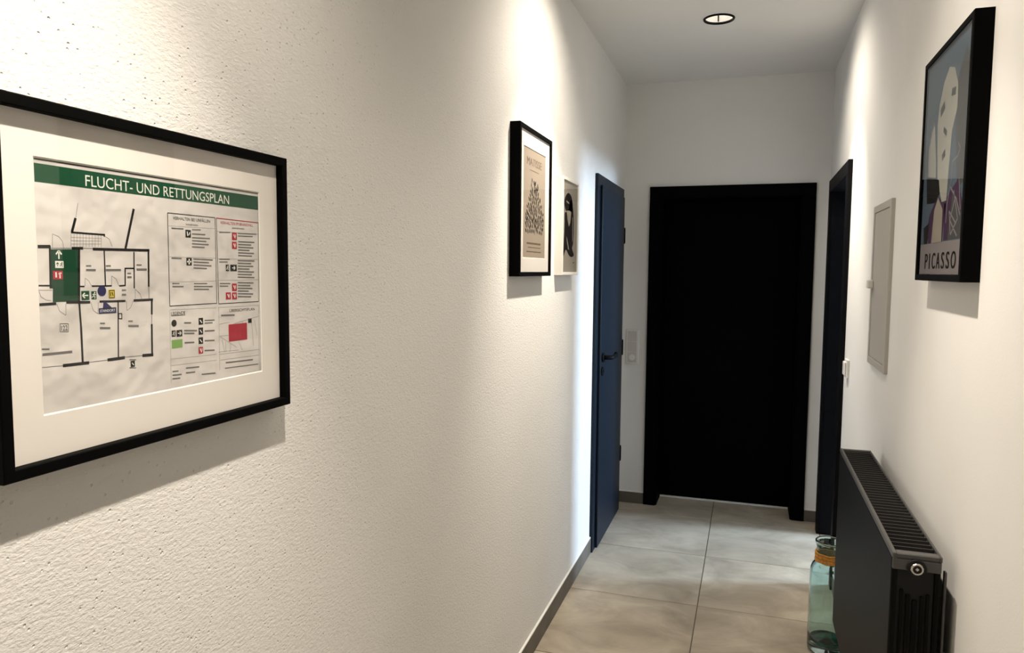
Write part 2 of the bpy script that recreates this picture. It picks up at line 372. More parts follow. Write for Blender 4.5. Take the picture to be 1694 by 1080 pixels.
# measured layout of the printed escape plan, in millimetres on the wall (along the hallway, height)
P = {
 'black': [(608.5,1510.7,623.8,1511.2,3.7),(651.0,1510.1,666.4,1510.6,3.08),(679.6,1510.0,766.6,1510.8,3.4),(764.9,1512.3,763.6,1463.3,2.83),(768.1,1447.7,767.3,1426.7,3.08),(766.8,1414.1,765.8,1371.9,3.08),(767.8,1373.3,749.5,1374.2,4.01),(721.5,1374.7,695.2,1374.7,3.82),(668.9,1374.5,633.7,1375.2,3.64),(623.2,1512.1,622.1,1464.2,2.44),(660.9,1510.4,658.1,1446.6,2.92),(658.2,1448.6,659.6,1417.9,2.53),(659.6,1417.9,660.1,1375.0,2.76),(606.6,1446.5,628.3,1446.9,3.15),(641.3,1447.9,673.4,1446.6,3.27),(686.7,1446.9,725.4,1446.2,2.63),(738.1,1446.2,770.1,1446.3,3.22),(606.9,1467.7,620.8,1467.4,1.67),(660.3,1465.7,666.3,1465.6,1.75),(676.5,1465.8,705.2,1465.7,1.8),(716.6,1465.4,726.2,1465.7,1.87),(695.9,1509.5,696.0,1465.6,1.82),(741.1,1508.2,739.8,1461.6,1.91),(726.5,1487.2,725.6,1465.1,1.89),(725.5,1487.2,740.8,1487.3,1.68),(714.0,1446.5,711.6,1375.2,1.89),(714.4,1431.2,714.1,1424.0,1.24),(719.0,1430.9,718.8,1423.7,1.26),(713.9,1430.8,719.5,1430.5,1.25),(713.6,1424.5,719.3,1424.1,1.26),(657.7,1545.3,652.3,1529.1,3.31),(650.9,1528.5,697.9,1527.8,2.12),(696.9,1528.8,696.8,1525.3,1.62),(743.0,1562.8,728.0,1512.0,3.57),(728.4,1371.1,739.2,1369.9,0.86),(728.0,1360.8,738.7,1359.5,0.86),(632.2,1423.7,642.8,1423.0,0.57),(631.8,1414.5,642.4,1413.7,0.57),(632.2,1423.7,631.8,1414.5,0.57),(642.8,1423.0,642.4,1413.7,0.59)],
 'thin': [(661.8,1563.0,657.9,1545.3,0.59),(605.4,1376.3,633.7,1375.2,0.94),(668.9,1374.9,695.2,1374.5,1.01),(721.5,1375.1,749.5,1374.2,1.06),(763.6,1463.3,763.6,1447.9,1.3),(767.3,1426.7,766.8,1414.1,1.32),(623.7,1509.3,651.0,1510.1,0.94),(666.4,1510.6,679.6,1510.6,0.97),(650.9,1526.5,650.2,1511.5,0.48),(654.9,1526.7,654.2,1511.6,0.49),(658.9,1526.9,658.2,1511.7,0.49),(663.0,1527.1,662.3,1511.8,0.49),(667.1,1527.3,666.4,1512.0,0.49),(671.2,1527.5,670.6,1512.1,0.49),(675.4,1527.7,674.7,1512.2,0.49),(679.6,1527.9,679.0,1512.4,0.5),(683.9,1528.1,683.2,1512.5,0.5),(688.2,1528.3,687.5,1512.6,0.51),(692.5,1528.6,691.9,1512.8,0.51),(650.7,1522.7,692.8,1523.1,0.48),(650.5,1518.8,692.7,1519.9,0.49),(650.4,1514.9,692.5,1516.4,0.48),(627.2,1525.4,626.5,1509.4,0.56),(627.2,1525.4,634.9,1522.9,0.56),(634.9,1522.9,639.6,1517.4,0.57),(639.6,1517.4,640.9,1509.8,0.57),(696.6,1526.7,703.8,1523.0,0.61),(703.8,1523.0,707.9,1513.9,0.61),(667.2,1466.2,667.6,1475.5,0.59),(667.6,1475.5,672.8,1472.0,0.59),(672.8,1472.0,676.1,1465.8,0.59),(705.2,1465.4,705.7,1477.8,0.62),(705.7,1477.8,712.6,1473.6,0.62),(712.6,1473.6,716.1,1465.4,0.62),(740.9,1447.6,741.4,1460.5,0.65),(741.4,1460.5,748.8,1454.9,0.64),(748.8,1454.9,751.8,1447.2,0.65),(640.7,1446.0,640.2,1432.9,0.59),(640.2,1432.9,632.2,1438.1,0.58),(632.2,1438.1,629.1,1446.5,0.57),(684.7,1446.2,683.7,1432.4,0.61),(683.7,1432.4,677.2,1436.8,0.61),(677.2,1436.8,674.3,1446.6,0.6),(727.0,1446.0,727.0,1433.9,0.64),(727.0,1433.9,733.0,1437.2,0.64),(733.0,1437.2,737.6,1446.2,0.64),(607.5,1462.6,623.7,1462.2,0.55),(607.5,1462.6,610.0,1455.1,0.55),(610.0,1455.1,616.0,1451.2,0.55),(616.0,1451.2,622.2,1450.6,0.56)],
 'green': [[(624.3,1508.2),(660.8,1509.3),(658.2,1448.4),(624.2,1448.6),(624.9,1464.1),(622.3,1464.2)]],
 'gsym': [(661.5,1460.3,672.5,1449.5),(675.3,1459.6,682.5,1449.9)],
 'red': [(625.7,1483.9,638.1,1474.4)],
 'yellow': [(700.0,1461.0,709.6,1450.2)],
 'blue': [[(692.6,1448.7),(691.0,1438.6),(705.3,1437.9)]],
 'bluebar': [(684.9,1438.9,710.6,1432.0)],
 'circ': [(690.4,1459.6,696.7,1459.5)],
 'blacksq': [(728.4,1371.1,738.7,1359.5)],
 'gk': [(669.4,1489.9,676.6,1490.0,1.38),(697.5,1490.1,704.9,1490.2,1.42),(744.5,1491.6,753.0,1491.6,1.49),(729.4,1480.9,735.5,1480.9,1.49),(720.2,1459.9,726.7,1459.8,1.47),(686.1,1420.5,693.4,1420.0,1.42),(728.6,1420.4,735.7,1419.9,1.49),(608.4,1396.8,617.6,1395.9,1.31),(669.2,1485.0,682.8,1485.0,1.98),(697.3,1485.0,719.9,1485.1,2.05),(744.3,1485.8,761.1,1485.8,2.15),(729.2,1476.0,736.1,1476.0,2.1),(720.0,1454.2,726.5,1454.0,2.1),(685.8,1414.8,701.0,1413.6,2.02),(728.3,1414.4,745.0,1413.2,2.15),(608.7,1390.6,646.5,1390.0,2.25),(844.5,1541.9,861.7,1542.5,1.29),(844.3,1536.0,870.8,1536.1,1.56),(844.1,1530.8,880.2,1530.9,1.54),(844.0,1526.6,872.6,1526.5,1.54),(843.8,1522.3,877.3,1522.1,1.56),(843.7,1518.0,868.7,1517.7,1.56),(806.0,1541.8,828.2,1542.1,1.48),(804.5,1501.4,823.3,1501.2,1.5),(845.9,1500.9,884.9,1500.1,1.54),(845.8,1496.7,876.8,1496.0,1.56),(845.7,1492.5,881.8,1491.5,1.56),(845.5,1488.4,872.5,1487.5,1.56),(804.9,1466.9,817.9,1466.7,1.26),(804.8,1462.8,825.4,1462.4,1.52),(845.5,1466.2,872.2,1465.8,1.3),(845.3,1462.1,883.6,1461.3,1.58),(845.2,1458.1,875.6,1457.4,1.58),(900.0,1540.9,924.4,1542.1,1.36),(941.2,1541.5,985.5,1542.3,1.41),(941.1,1537.6,976.3,1538.1,1.4),(941.7,1528.9,980.5,1529.1,1.68),(941.5,1524.7,972.4,1524.7,1.69),(941.4,1520.5,977.5,1520.4,1.69),(941.3,1516.2,968.2,1516.1,1.7),(941.2,1512.0,978.8,1511.7,1.69),(941.0,1507.8,973.9,1507.4,1.7),(898.7,1501.4,921.9,1501.8,1.36),(898.6,1497.3,917.0,1497.6,1.36),(939.9,1500.1,979.7,1499.9,1.69),(939.8,1495.9,971.4,1495.6,1.69),(939.7,1491.6,976.5,1491.2,1.69),(939.5,1487.4,967.1,1487.0,1.69),(939.4,1483.2,977.9,1482.4,1.69),(939.3,1478.9,972.9,1478.1,1.69),(939.1,1474.7,978.9,1473.6,1.69),(898.7,1465.4,922.0,1465.0,1.38),(898.6,1461.6,917.1,1461.2,1.36),(938.9,1466.2,976.4,1465.2,1.69),(938.7,1461.9,968.6,1461.0,1.69),(938.6,1457.7,973.4,1456.5,1.71),(938.5,1453.4,964.5,1452.4,1.69),(938.3,1449.2,974.7,1447.7,1.71),(938.2,1444.9,969.9,1443.5,1.69),(824.6,1411.8,838.1,1410.9,1.8),(824.2,1401.0,849.3,1399.1,1.8),(824.1,1397.1,844.1,1395.5,1.8),(824.6,1383.9,843.3,1382.8,1.8),(865.1,1412.6,885.9,1412.0,1.34),(865.0,1408.8,881.5,1408.3,1.34),(864.6,1397.3,885.4,1396.5,1.61),(864.1,1383.2,884.9,1382.0,1.61),(863.6,1369.0,884.4,1367.5,1.61),(900.0,1417.8,930.1,1416.9,1.93),(800.5,1346.5,811.7,1345.9,1.53),(800.3,1341.4,817.5,1340.4,1.53),(800.1,1336.6,814.8,1335.6,1.53),(825.8,1348.1,851.9,1346.7,1.56),(825.6,1341.4,843.6,1340.3,1.56),(856.4,1335.1,885.2,1333.3,1.61),(907.8,1345.9,971.4,1343.5,1.68),(905.5,1337.8,984.1,1334.8,1.12)],
 'box1': [(799.8,1562.0),(891.7,1561.9),(891.4,1436.4),(799.1,1436.4)],
 'box2': [(894.4,1561.6),(990.6,1560.6),(987.9,1435.3),(895.4,1435.4)],
 'grl': [(801.1,1544.8,891.9,1545.8,0.74),(800.6,1503.1,891.3,1502.7,0.75),(800.3,1468.9,891.3,1469.3,0.75),(895.3,1542.3,990.1,1542.5,0.82),(895.2,1502.2,989.4,1502.3,0.81),(895.3,1470.1,988.9,1470.2,0.82),(799.6,1431.1,890.4,1429.8,0.75),(894.4,1429.9,987.8,1429.1,0.82),(895.2,1429.9,894.5,1336.1,0.83),(798.9,1430.6,797.9,1330.8,0.75),(987.8,1429.1,987.0,1322.6,0.88),(798.4,1363.8,888.1,1360.9,0.76),(798.8,1354.8,887.8,1352.1,0.76),(895.3,1360.1,987.1,1358.0,0.83),(895.8,1351.2,986.8,1349.0,0.83),(896.2,1386.6,933.6,1366.9,0.83),(900.8,1381.2,906.3,1361.8,0.83),(908.8,1377.7,909.1,1362.0,0.84),(920.3,1373.8,917.4,1361.4,0.85),(893.0,1363.7,937.8,1362.2,0.83),(928.4,1403.7,987.2,1411.6,0.85),(896.8,1405.1,918.0,1406.4,0.83),(947.8,1405.9,951.8,1394.1,0.86),(970.0,1403.0,973.4,1365.9,0.88),(976.9,1405.5,983.1,1381.3,0.88),(938.2,1375.0,946.4,1361.3,0.86),(896.2,1387.2,915.3,1387.0,0.83)],
 'bsq': [(831.7,1541.2,842.0,1530.5),(832.1,1502.4,842.4,1491.7),(912.6,1493.7,919.7,1483.7),(922.5,1493.7,937.3,1483.7),(801.2,1402.8,808.4,1394.1),(810.0,1402.6,820.8,1393.5),(852.9,1416.8,861.9,1407.2),(852.4,1402.8,861.4,1392.8),(851.9,1388.8,860.9,1379.4),(961.2,1409.4,970.0,1402.4)],
 'rsq': [(927.7,1542.3,938.8,1531.0),(927.3,1528.4,938.3,1517.5),(925.3,1465.0,936.3,1453.5),(911.2,1451.9,922.5,1441.2),(924.9,1451.5,935.9,1440.8),(851.4,1375.0,860.4,1365.3)],
 'rbig': [(915.8,1403.2,958.4,1377.0)],
 'lgreen': [(800.7,1389.6,820.6,1378.1)],
 'dcirc': [(806.0,1412.6,810.8,1412.7)],
 'heads': {'h1':(809.2,1556.2,881.0,1555.9),'h2':(902.5,1556.2,979.0,1554.4),'leg':(801.1,1425.5,827.2,1425.3),'site':(918.6,1424.6,977.4,1423.1),'h1s':(833.0,1548.5,856.4,1548.6),'h2s':(928.8,1549.5,956.6,1549.4)},
 'band': [(609.0,1601.8),(991.3,1601.7),(990.7,1580.5),(608.5,1582.0)],
 'topline': (608.6,1606.5,992.8,1607.5,0.96),
 'title': (672.8,1583.6,923.6,1584.5,673.4,1596.2,922.8,1596.4),
 'syms': {'up':(633.9,1502.0),'man':(634.5,1491.0),'left':(666.7,1454.9),'122':(637.2,1418.7)},
}

# ------------------------------------------------------------------ floor
TILE = 0.6
floor = obj('floor', boxbm(-.13, 4.5, -3.72, 5.62, -.06, -.004), M['grout'])
tag(floor, 'hallway floor of large concrete-look tiles with thin dark joints', 'floor', kind='structure')
J = 0.0023
tile_me = []
for k in range(4):
    bm = bmesh.new()
    box(bm, J, TILE-J, J, TILE-J, -.012, 0.0)
    top = [e for e in bm.edges if all(v.co.z > -.001 for v in e.verts)]
    bmesh.ops.bevel(bm, geom=top, offset=.0012, segments=1, affect='EDGES')
    bmesh.ops.recalc_face_normals(bm, faces=bm.faces[:])
    me = bpy.data.meshes.new('tile'); bm.to_mesh(me); bm.free()
    me.materials.append(TILE_M[k]); tile_me.append(me)
X0, Y0 = -0.013, 3.2594
for iy in range(-12, 4):
    for ix in range(0, 8):
        x, y = X0 + ix*TILE, Y0 + iy*TILE
        if (ix > 1 and (y < 2.0 or x > 4.2)) or y > 5.1: continue
        t = bpy.data.objects.new('tile', tile_me[(ix*3 + iy*5 + (ix*iy) % 3) % 4])
        COL.objects.link(t); t.parent = floor
        t.location = Vector((x, y, 0)) - floor.location

# ------------------------------------------------------------------ walls
HT = H + .12
def boxes(name, mt, lst, label, cat='wall'):
    bm = bmesh.new()
    for b in lst: box(bm, *b)
    return tag(obj(name, bm, mt), label, cat, kind='structure')

boxes('wall_left', M['plaster'], [(-.12, 0, -3.6, 3.778, 0, HT), (-.12, 0, 4.428, L, 0, HT), (-.12, 0, 3.778, 4.428, 1.912, HT), (-.12, -.05, 3.778, 4.428, 0, 1.912)],
      'white roughcast left wall of the hallway carrying the escape plan', 'wall')
boxes('wall_right', M['wall'], [(W, 1.348, -3.6, 3.68, 0, HT), (W, 1.348, 4.425, L, 0, HT), (W, 1.348, 3.68, 4.425, 1.95, HT)],
      'white right wall of the hallway above the dark radiator', 'wall')
EX0, EX1, EZ = .222, 1.052, 1.945
boxes('wall_far', M['wall'], [(-.12, EX0, L, 4.95, 0, HT), (EX1, 1.348, L, 4.95, 0, HT), (EX0, EX1, L, 4.95, EZ, HT), (EX0, EX1, 4.875, 4.95, 0, EZ)],
      'white end wall of the hallway around the black door', 'wall')
boxes('wall_back', M['wall'], [(-.12, 1.348, -3.7, -3.6, 0, HT)], 'white wall closing the hallway behind the viewer', 'wall')
boxes('wall_side_room', M['side_wall'], [(1.348, 4.4, 2.3, 2.4, 0, 2.6), (1.348, 4.4, 5.4, 5.5, 0, 2.6), (4.4, 4.5, 2.3, 4.3, 0, 2.6), (4.4, 4.5, 5.02, 5.5, 0, 2.6),
      (4.4, 4.5, 4.3, 5.02, 0, 1.34), (4.4, 4.5, 4.3, 5.02, 2.36, 2.6), (1.30, 1.348, 4.95, 5.5, 0, 2.6)], 'grey walls of the daylit room behind the right doorway', 'wall')
win = empty('window_1', (4.41, 4.66, 1.34)); tag(win, 'bright window of the side room behind the right doorway', 'window', kind='structure')
bm = bmesh.new()
for b in [(4.42, 4.48, 4.3, 4.35, 1.34, 2.36), (4.42, 4.48, 4.97, 5.02, 1.34, 2.36), (4.42, 4.48, 4.35, 4.97, 1.34, 1.39), (4.42, 4.48, 4.35, 4.97, 2.31, 2.36)]: box(bm, *b)
obj('window_frame', bm, M['box_white'], win)

# ceiling: a plane with round holes for the downlights, closed above by a slab
bm = bmesh.new()
HR = .0625; NS = 32
def cq(x0, x1, y0, y1):
    bm.faces.new([bm.verts.new(p) for p in ((x0, y0, H), (x1, y0, H), (x1, y1, H), (x0, y1, H))])
ycur = -3.6; hs = .1
for ly, _, _ in DOWNLIGHTS:
    cq(0, W, ycur, ly-hs); cq(0, LAMP_X-hs, ly-hs, ly+hs); cq(LAMP_X+hs, W, ly-hs, ly+hs)
    inner, outer = [], []
    for i in range(NS):
        a = 2*math.pi*i/NS; c, s_ = math.cos(a), math.sin(a)
        k = hs/max(abs(c), abs(s_))
        inner.append(bm.verts.new((LAMP_X+HR*c, ly+HR*s_, H))); outer.append(bm.verts.new((LAMP_X+k*c, ly+k*s_, H)))
    for i in range(NS):
        bm.faces.new((inner[i], inner[(i+1) % NS], outer[(i+1) % NS], outer[i]))
    ycur = ly+hs
cq(0, W, ycur, L)
box(bm, -.12, 1.348, -3.7, 4.95, HT, HT+.04)
box(bm, 1.348, 4.5, 2.3, 5.5, 2.6, 2.66)
ceil = obj('ceiling', bm, M['ceiling']); tag(ceil, 'smooth white hallway ceiling with a recessed downlight', 'ceiling', kind='structure')

# skirting tiles with a white sealant bead on top
def skirting(name, x0, x1, y0, y1, h, label, bead):
    o = obj(name, boxbm(x0, x1, y0, y1, .001, h, bev=.0008), M['skirting']); tag(o, label, 'skirting board', kind='structure')
    obj('sealant_bead', boxbm(*bead, h, h+.004), M['sealant'], o)
skirting('baseboard_left', 0, .009, -3.6, 3.705, .082, 'dark tile skirting along the foot of the left wall', (0, .008, -3.6, 3.705))
skirting('baseboard_right', W-.009, W, -3.6, 3.629, .082, 'dark tile skirting along the foot of the right wall', (W-.008, W, -3.6, 3.629))
skirting('baseboard_far_left', 0, .158, L-.009, L, .072, 'short dark skirting left of the black end door', (0, .158, L-.008, L))
skirting('baseboard_far_right', 1.116, W, L-.009, L, .068, 'short dark skirting right of the black end door', (1.116, W, L-.008, L))

# ------------------------------------------------------------------ door 1: anthracite leaf in the left wall
d1 = empty('door_1', (0.0, 4.1, 0)); tag(d1, 'dark blue-grey closed door in the left wall with black lever handle', 'door', kind='structure')
def casing(S_x0, S_x1, y0, y1, ztop, w):
    bm = bmesh.new()
    box(bm, S_x0, S_x1, y0, y0+w, .001, ztop-w, bev=.0015); box(bm, S_x0, S_x1, y1-w, y1, .001, ztop-w, bev=.0015); box(bm, S_x0, S_x1, y0, y1, ztop-w, ztop, bev=.0015)
    return bm
obj('door_frame', casing(.0005, .017, 3.706, 4.502, 1.982, .072), M['door_blue'], d1)
bm = bmesh.new()
box(bm, .018, .031, 3.764, 4.446, .008, 1.928, bev=.002)
box(bm, -.012, .018, 3.782, 4.424, .008, 1.908)
obj('door_leaf', bm, M['door_blue'], d1)
hd = empty('door_handle', Vector((.031, 3.822, 1.028)) - d1.location); hd.parent = d1
def at_parent(name, bm, mt, par, smooth=False): return obj(name, bm, mt, par, smooth)
bm = bmesh.new(); cyl_axis(bm, (.036, 3.822, 1.028), (1, 0, 0), .025, .005)
at_parent('rosette', bm, M['black_metal'], hd)
bm = bmesh.new()
tube(bm, [(.04, 3.822, 1.028), (.062, 3.822, 1.028), (.074, 3.826, 1.028), (.080, 3.836, 1.028), (.081, 3.87, 1.0275), (.081, 3.955, 1.026), (.079, 3.975, 1.028), (.074, 3.984, 1.033)], .0115, 12)
at_parent('lever', bm, M['black_metal'], hd)
bm = bmesh.new(); cyl_axis(bm, (.0345, 3.815, .955), (1, 0, 0), .024, .0035); cyl_axis(bm, (.039, 3.815, .955), (1, 0, 0), .008, .003, 12)
obj('key_rosette', bm, M['black_metal'], d1)
for zz in (1.70, 1.02, .36):
    bm = bmesh.new()
    cyl_axis(bm, (.030, 4.455, zz), (0, 0, 1), .007, .040, 12); cyl_axis(bm, (.030, 4.455, zz+.044), (0, 0, 1), .006, .004, 12); cyl_axis(bm, (.030, 4.455, zz-.044), (0, 0, 1), .006, .004, 12)
    obj('hinge', bm, M['black_metal'], d1)

# ------------------------------------------------------------------ door 2: open doorway in the right wall
d2 = empty('door_2', (W, 4.05, 0)); tag(d2, 'black framed open doorway in the right wall letting daylight in', 'door', kind='structure')
obj('door_frame', casing(W-.02, W-.0005, 3.632, 4.475, 1.997, .066), M['door_frame'], d2)
bm = bmesh.new()
box(bm, W-.004, 1.352, 3.681, 3.700, .001, 1.93); box(bm, W-.004, 1.352, 4.405, 4.424, .001, 1.93); box(bm, W-.004, 1.352, 3.681, 4.424, 1.931, 1.949)
obj('jamb_lining', bm, M['door_frame'], d2)
obj('room_side_casing', casing(1.3485, 1.365, 3.632, 4.475, 1.997, .066), M['door_frame'], d2)

# ------------------------------------------------------------------ door 3: black door at the end of the hallway
d3 = empty('door_3', (.6365, L, 0)); tag(d3, 'large black door with black frame at the end of the hallway', 'door', kind='structure')
bm = bmesh.new()
box(bm, .159, .233, L-.016, L-.0005, .001, 1.934, bev=.002); box(bm, 1.043, 1.114, L-.016, L-.0005, .001, 1.934, bev=.002); box(bm, .159, 1.114, L-.016, L-.0005, 1.9345, 2.006, bev=.002)
obj('door_frame', bm, M['black_door'], d3)
bm = bmesh.new()
box(bm, .2225, .240, L-.004, 4.872, .001, 1.934); box(bm, 1.036, 1.0515, L-.004, 4.872, .001, 1.934); box(bm, .2225, 1.0515, L-.004, 4.872, 1.93, 1.9445)
obj('jamb_lining', bm, M['black_door'], d3)
obj('door_leaf', boxbm(.2405, 1.0355, 4.822, 4.862, .012, 1.929, bev=.0015), M['black_door'], d3)
obj('threshold_strip', boxbm(.2405, 1.0355, 4.812, 4.86, .0005, .010, bev=.001), M['sealant'], d3)

# ------------------------------------------------------------------ pictures
def picture(name, S, y0, y1, z0, z1, depth, rail, fm, sheet_d, label):
    root = empty(name, S.v((y0+y1)/2, z0, 0)); tag(root, label, 'picture')
    obj('frame', frame_bm(S, y0, y1, z0, z1, depth, rail), fm, root)
    bm = bmesh.new(); S.box(bm, .001, .006, y0+rail*.6, y1-rail*.6, z0+rail*.6, z1-rail*.6)
    obj('backing_board', bm, M['mat_core'], root)
    bm = bmesh.new(); S.box(bm, sheet_d+.0030, sheet_d+.0048, y0+rail+.0002, y1-rail-.0002, z0+rail+.0002, z1-rail-.0002)
    obj('glass_pane', bm, M['glass'], root)
    return root

def sheet(S, root, y0, y1, z0, z1, d, mt, name='print_sheet', wrinkle=0):
    bm = bmesh.new(); S.box(bm, d-.0012, d, y0, y1, z0, z1)
    return obj(name, bm, mt, root)

# --- escape plan
pl = picture('escape_plan_picture', LEFT, .548, 1.050, 1.2595, 1.6695, .031, .0135, M['frame_black'], .0192, 'black-framed escape and rescue plan with green title bar on the left wall')
obj('mat_board', mat_bm(LEFT, .5605, 1.0375, 1.2720, 1.6570, .607, .9905, 1.3235, 1.6075, .0173, .0187), [M['mat_board'], M['mat_core']], pl)
ps = sheet(LEFT, pl, .600, .998, 1.316, 1.614, .0165, M['paper'])
D = .0165
mm = .001
def layer(name, mt, fn, d):
    bm = bmesh.new(); fn(bm, d)
    o = obj(name, bm, mt, ps)
    if len(o.data.polygons) > 3: o['kind'] = 'stuff'        # print too small to pick apart piece by piece
    return o
def rects(key):
    return lambda bm, d: [LEFT.rect(bm, a*mm, b*mm, c*mm, e*mm, d) for a, b, c, e in P[key]]
def segs(*keys, k_=1.0):
    return lambda bm, d: [LEFT.seg(bm, a*mm, b*mm, c*mm, e*mm, w*mm*k_, d) for k in keys for a, b, c, e, w in P[k]]
def outline(bm, pts, w, d):
    for a, b in zip(pts, pts[1:]+pts[:1]): LEFT.seg(bm, a[0]*mm, a[1]*mm, b[0]*mm, b[1]*mm, w*mm, d)

layer('green_title_bar', M['print_green'], lambda bm, d: LEFT.poly(bm, [(y*mm, z*mm) for y, z in ((608, 1602), (991.3, 1602), (991.3, 1580.8), (608, 1581.5))], d), D+.0001)
layer('title_lettering', M['print_white'], lambda bm, d: LEFT.text(bm, 'FLUCHT- UND RETTUNGSPLAN', .6728, .9230, 1.5903, .0128, d), D+.0002)
layer('green_escape_route', M['print_dgreen'], lambda bm, d: [LEFT.poly(bm, [(y*mm, z*mm) for y, z in q], d) for q in P['green']], D+.0001)
layer('grey_panel_lines', M['print_light'], segs('grl'), D+.0001)
layer('grey_plan_lines', M['print_grey'], segs('thin', k_=.85), D+.0001)
def black_lines(bm, d):
    segs('black')(bm, d); outline(bm, P['box1'], 1.1, d)
    for a, b in ((0, 3), (3, 2)):
        p, q = P['box2'][a], P['box2'][b]; LEFT.seg(bm, p[0]*mm, p[1]*mm, q[0]*mm, q[1]*mm, 1.1*mm, d)
    p, q = P['box2'][1], P['box2'][2]; LEFT.seg(bm, p[0]*mm, p[1]*mm, q[0]*mm, q[1]*mm, .7*mm, d)
    LEFT.seg(bm, .6086, 1.6064, .9905, 1.6070, .0009, d)
    rects('bsq')(bm, d)
    y, z = P['dcirc'][0][:2]; LEFT.disc(bm, y*mm, z*mm, .0048, d)
    a, b, c, e = P['blacksq'][0]; LEFT.rect(bm, (a+1.8)*mm, (b-1.8)*mm, (c-1.8)*mm, (e+1.8)*mm, d)
layer('black_wall_lines', M['print_black'], black_lines, D+.0002)
layer('grey_small_print', M['print_grey'], segs('gk', k_=1.25), D+.0002)
def headings(bm, d):
    h = P['heads']
    LEFT.text(bm, 'VERHALTEN BEI UNFÄLLEN', h['h1'][0]*mm, h['h1'][2]*mm, 1.5560, .0042, d)
    LEFT.text(bm, 'RUHE BEWAHREN', h['h1s'][0]*mm, h['h1s'][2]*mm, 1.5487, .0024, d)
    LEFT.text(bm, 'RUHE BEWAHREN', h['h2s'][0]*mm, h['h2s'][2]*mm, 1.5490, .0024, d)
    LEFT.text(bm, 'LEGENDE', h['leg'][0]*mm, h['leg'][2]*mm, 1.4260, .0042, d)
    LEFT.rect(bm, h['leg'][0]*mm, 1.4232, h['leg'][2]*mm, 1.4226, d)
    LEFT.text(bm, 'ÜBERSICHTSPLAN', h['site'][0]*mm, h['site'][2]*mm, 1.4240, .0042, d)
    LEFT.text(bm, '122', .6335, .6413, 1.4185, .0058, d)
layer('black_headings', M['print_black'], headings, D+.0003)
def red_marks(bm, d):
    rects('red')(bm, d); rects('rsq')(bm, d); rects('rbig')(bm, d)
    p, q = P['box2'][0], P['box2'][1]; LEFT.seg(bm, p[0]*mm, p[1]*mm, q[0]*mm, q[1]*mm, 1.3*mm, d)
    LEFT.text(bm, 'VERHALTEN IM BRANDFALL', .9025, .9785, 1.5557, .0042, d)
layer('red_fire_marks', M['print_red'], red_marks, D+.00025)
layer('green_sign_squares', M['print_green'], rects('gsym'), D+.00025)
layer('light_green_key', M['print_lgreen'], rects('lgreen'), D+.0002)
layer('yellow_sign', M['print_yellow'], rects('yellow'), D+.00025)
def blue_marks(bm, d):
    y, z = P['circ'][0][:2]; LEFT.disc(bm, y*mm, z*mm, .0063, d)
    LEFT.poly(bm, [(y*mm, z*mm) for y, z in P['blue'][0]], d); rects('bluebar')(bm, d)
layer('blue_location_marks', M['print_blue'], blue_marks, D+.0003)
def arrow(bm, cy, cz, s, dx, dz, d):
    # shaft and two barbs of a fat arrow pointing along (dx, dz)
    LEFT.seg(bm, cy-dx*s, cz-dz*s, cy+dx*s*.8, cz+dz*s*.8, s*.35, d)
    for sg in (-1, 1):
        LEFT.seg(bm, cy+dx*s, cz+dz*s, cy+dx*s*.1-dz*sg*s*.75, cz+dz*s*.1+dx*sg*s*.75, s*.38, d)
def man(bm, cy, cz, s, d):
    LEFT.disc(bm, cy+.25*s, cz+.75*s, .22*s, d, 10)
    for a in ((.1, .45, -.1, -.1), (-.1, -.1, .35, -.4), (.35, -.4, .2, -.95), (-.1, -.1, -.45, -.5), (-.45, -.5, -.8, -.5), (.1, .4, .6, .1), (.05, .4, -.5, .2)):
        LEFT.seg(bm, cy+a[0]*s, cz+a[1]*s, cy+a[2]*s, cz+a[3]*s, .22*s, d)
def white_signs(bm, d):
    arrow(bm, .6339, 1.5022, .0048, 0, 1, d)
    LEFT.rect(bm, .6288, 1.4952, .6395, 1.4872, d)
    arrow(bm, .6667, 1.4549, .0040, -1, 0, d); man(bm, .6789, 1.4548, .0042, d)
    LEFT.seg(bm, .6285, 1.4795, .6305, 1.4795, .006, d); LEFT.rect(bm, .6335, 1.4822, .6352, 1.4755, d); LEFT.seg(bm, .6325, 1.4805, .6365, 1.4815, .0012, d)
    for a, b, c, e in P['rsq']:
        cy, cz = (a+c)/2*mm, (b+e)/2*mm; LEFT.seg(bm, cy-.0018, cz+.0028, cy+.0015, cz-.003, .0018, d); LEFT.seg(bm, cy+.002, cz+.003, cy+.0025, cz-.001, .0012, d)
    b = P['bsq']
    def ctr(q): return (q[0]+q[2])/2*mm, (q[1]+q[3])/2*mm
    y, z = ctr(b[0]); LEFT.seg(bm, y-.002, z+.003, y-.001, z-.003, .0016, d); LEFT.seg(bm, y+.001, z-.002, y+.003, z+.002, .0012, d)
    y, z = ctr(b[1]); LEFT.seg(bm, y-.0038, z, y+.0038, z, .0022, d); LEFT.seg(bm, y, z-.0038, y, z+.0038, .0022, d)
    y, z = ctr(b[2]); man(bm, y, z, .0036, d)
    y, z = ctr(b[3]); arrow(bm, y, z, .0036, 1, 0, d)
    y, z = ctr(b[4]); man(bm, y, z, .0033, d)
    y, z = ctr(b[5]); arrow(bm, y, z, .0033, 1, 0, d)
    for k in (6, 7, 8): 
        y, z = ctr(b[k]); LEFT.seg(bm, y-.002, z+.002, y+.002, z-.0025, .0014, d)
    a, bb, c, e = P['bluebar'][0]; LEFT.text(bm, 'STANDORT', (a+1.8)*mm, (c-1.8)*mm, (bb+e)/2*mm, .0030, d)
    q = P['blacksq'][0]; y, z = ctr(q); LEFT.seg(bm, y-.0012, z+.0015, y+.0014, z-.0018, .001, d)
layer('white_sign_figures', M['print_white'], white_signs, D+.0004)
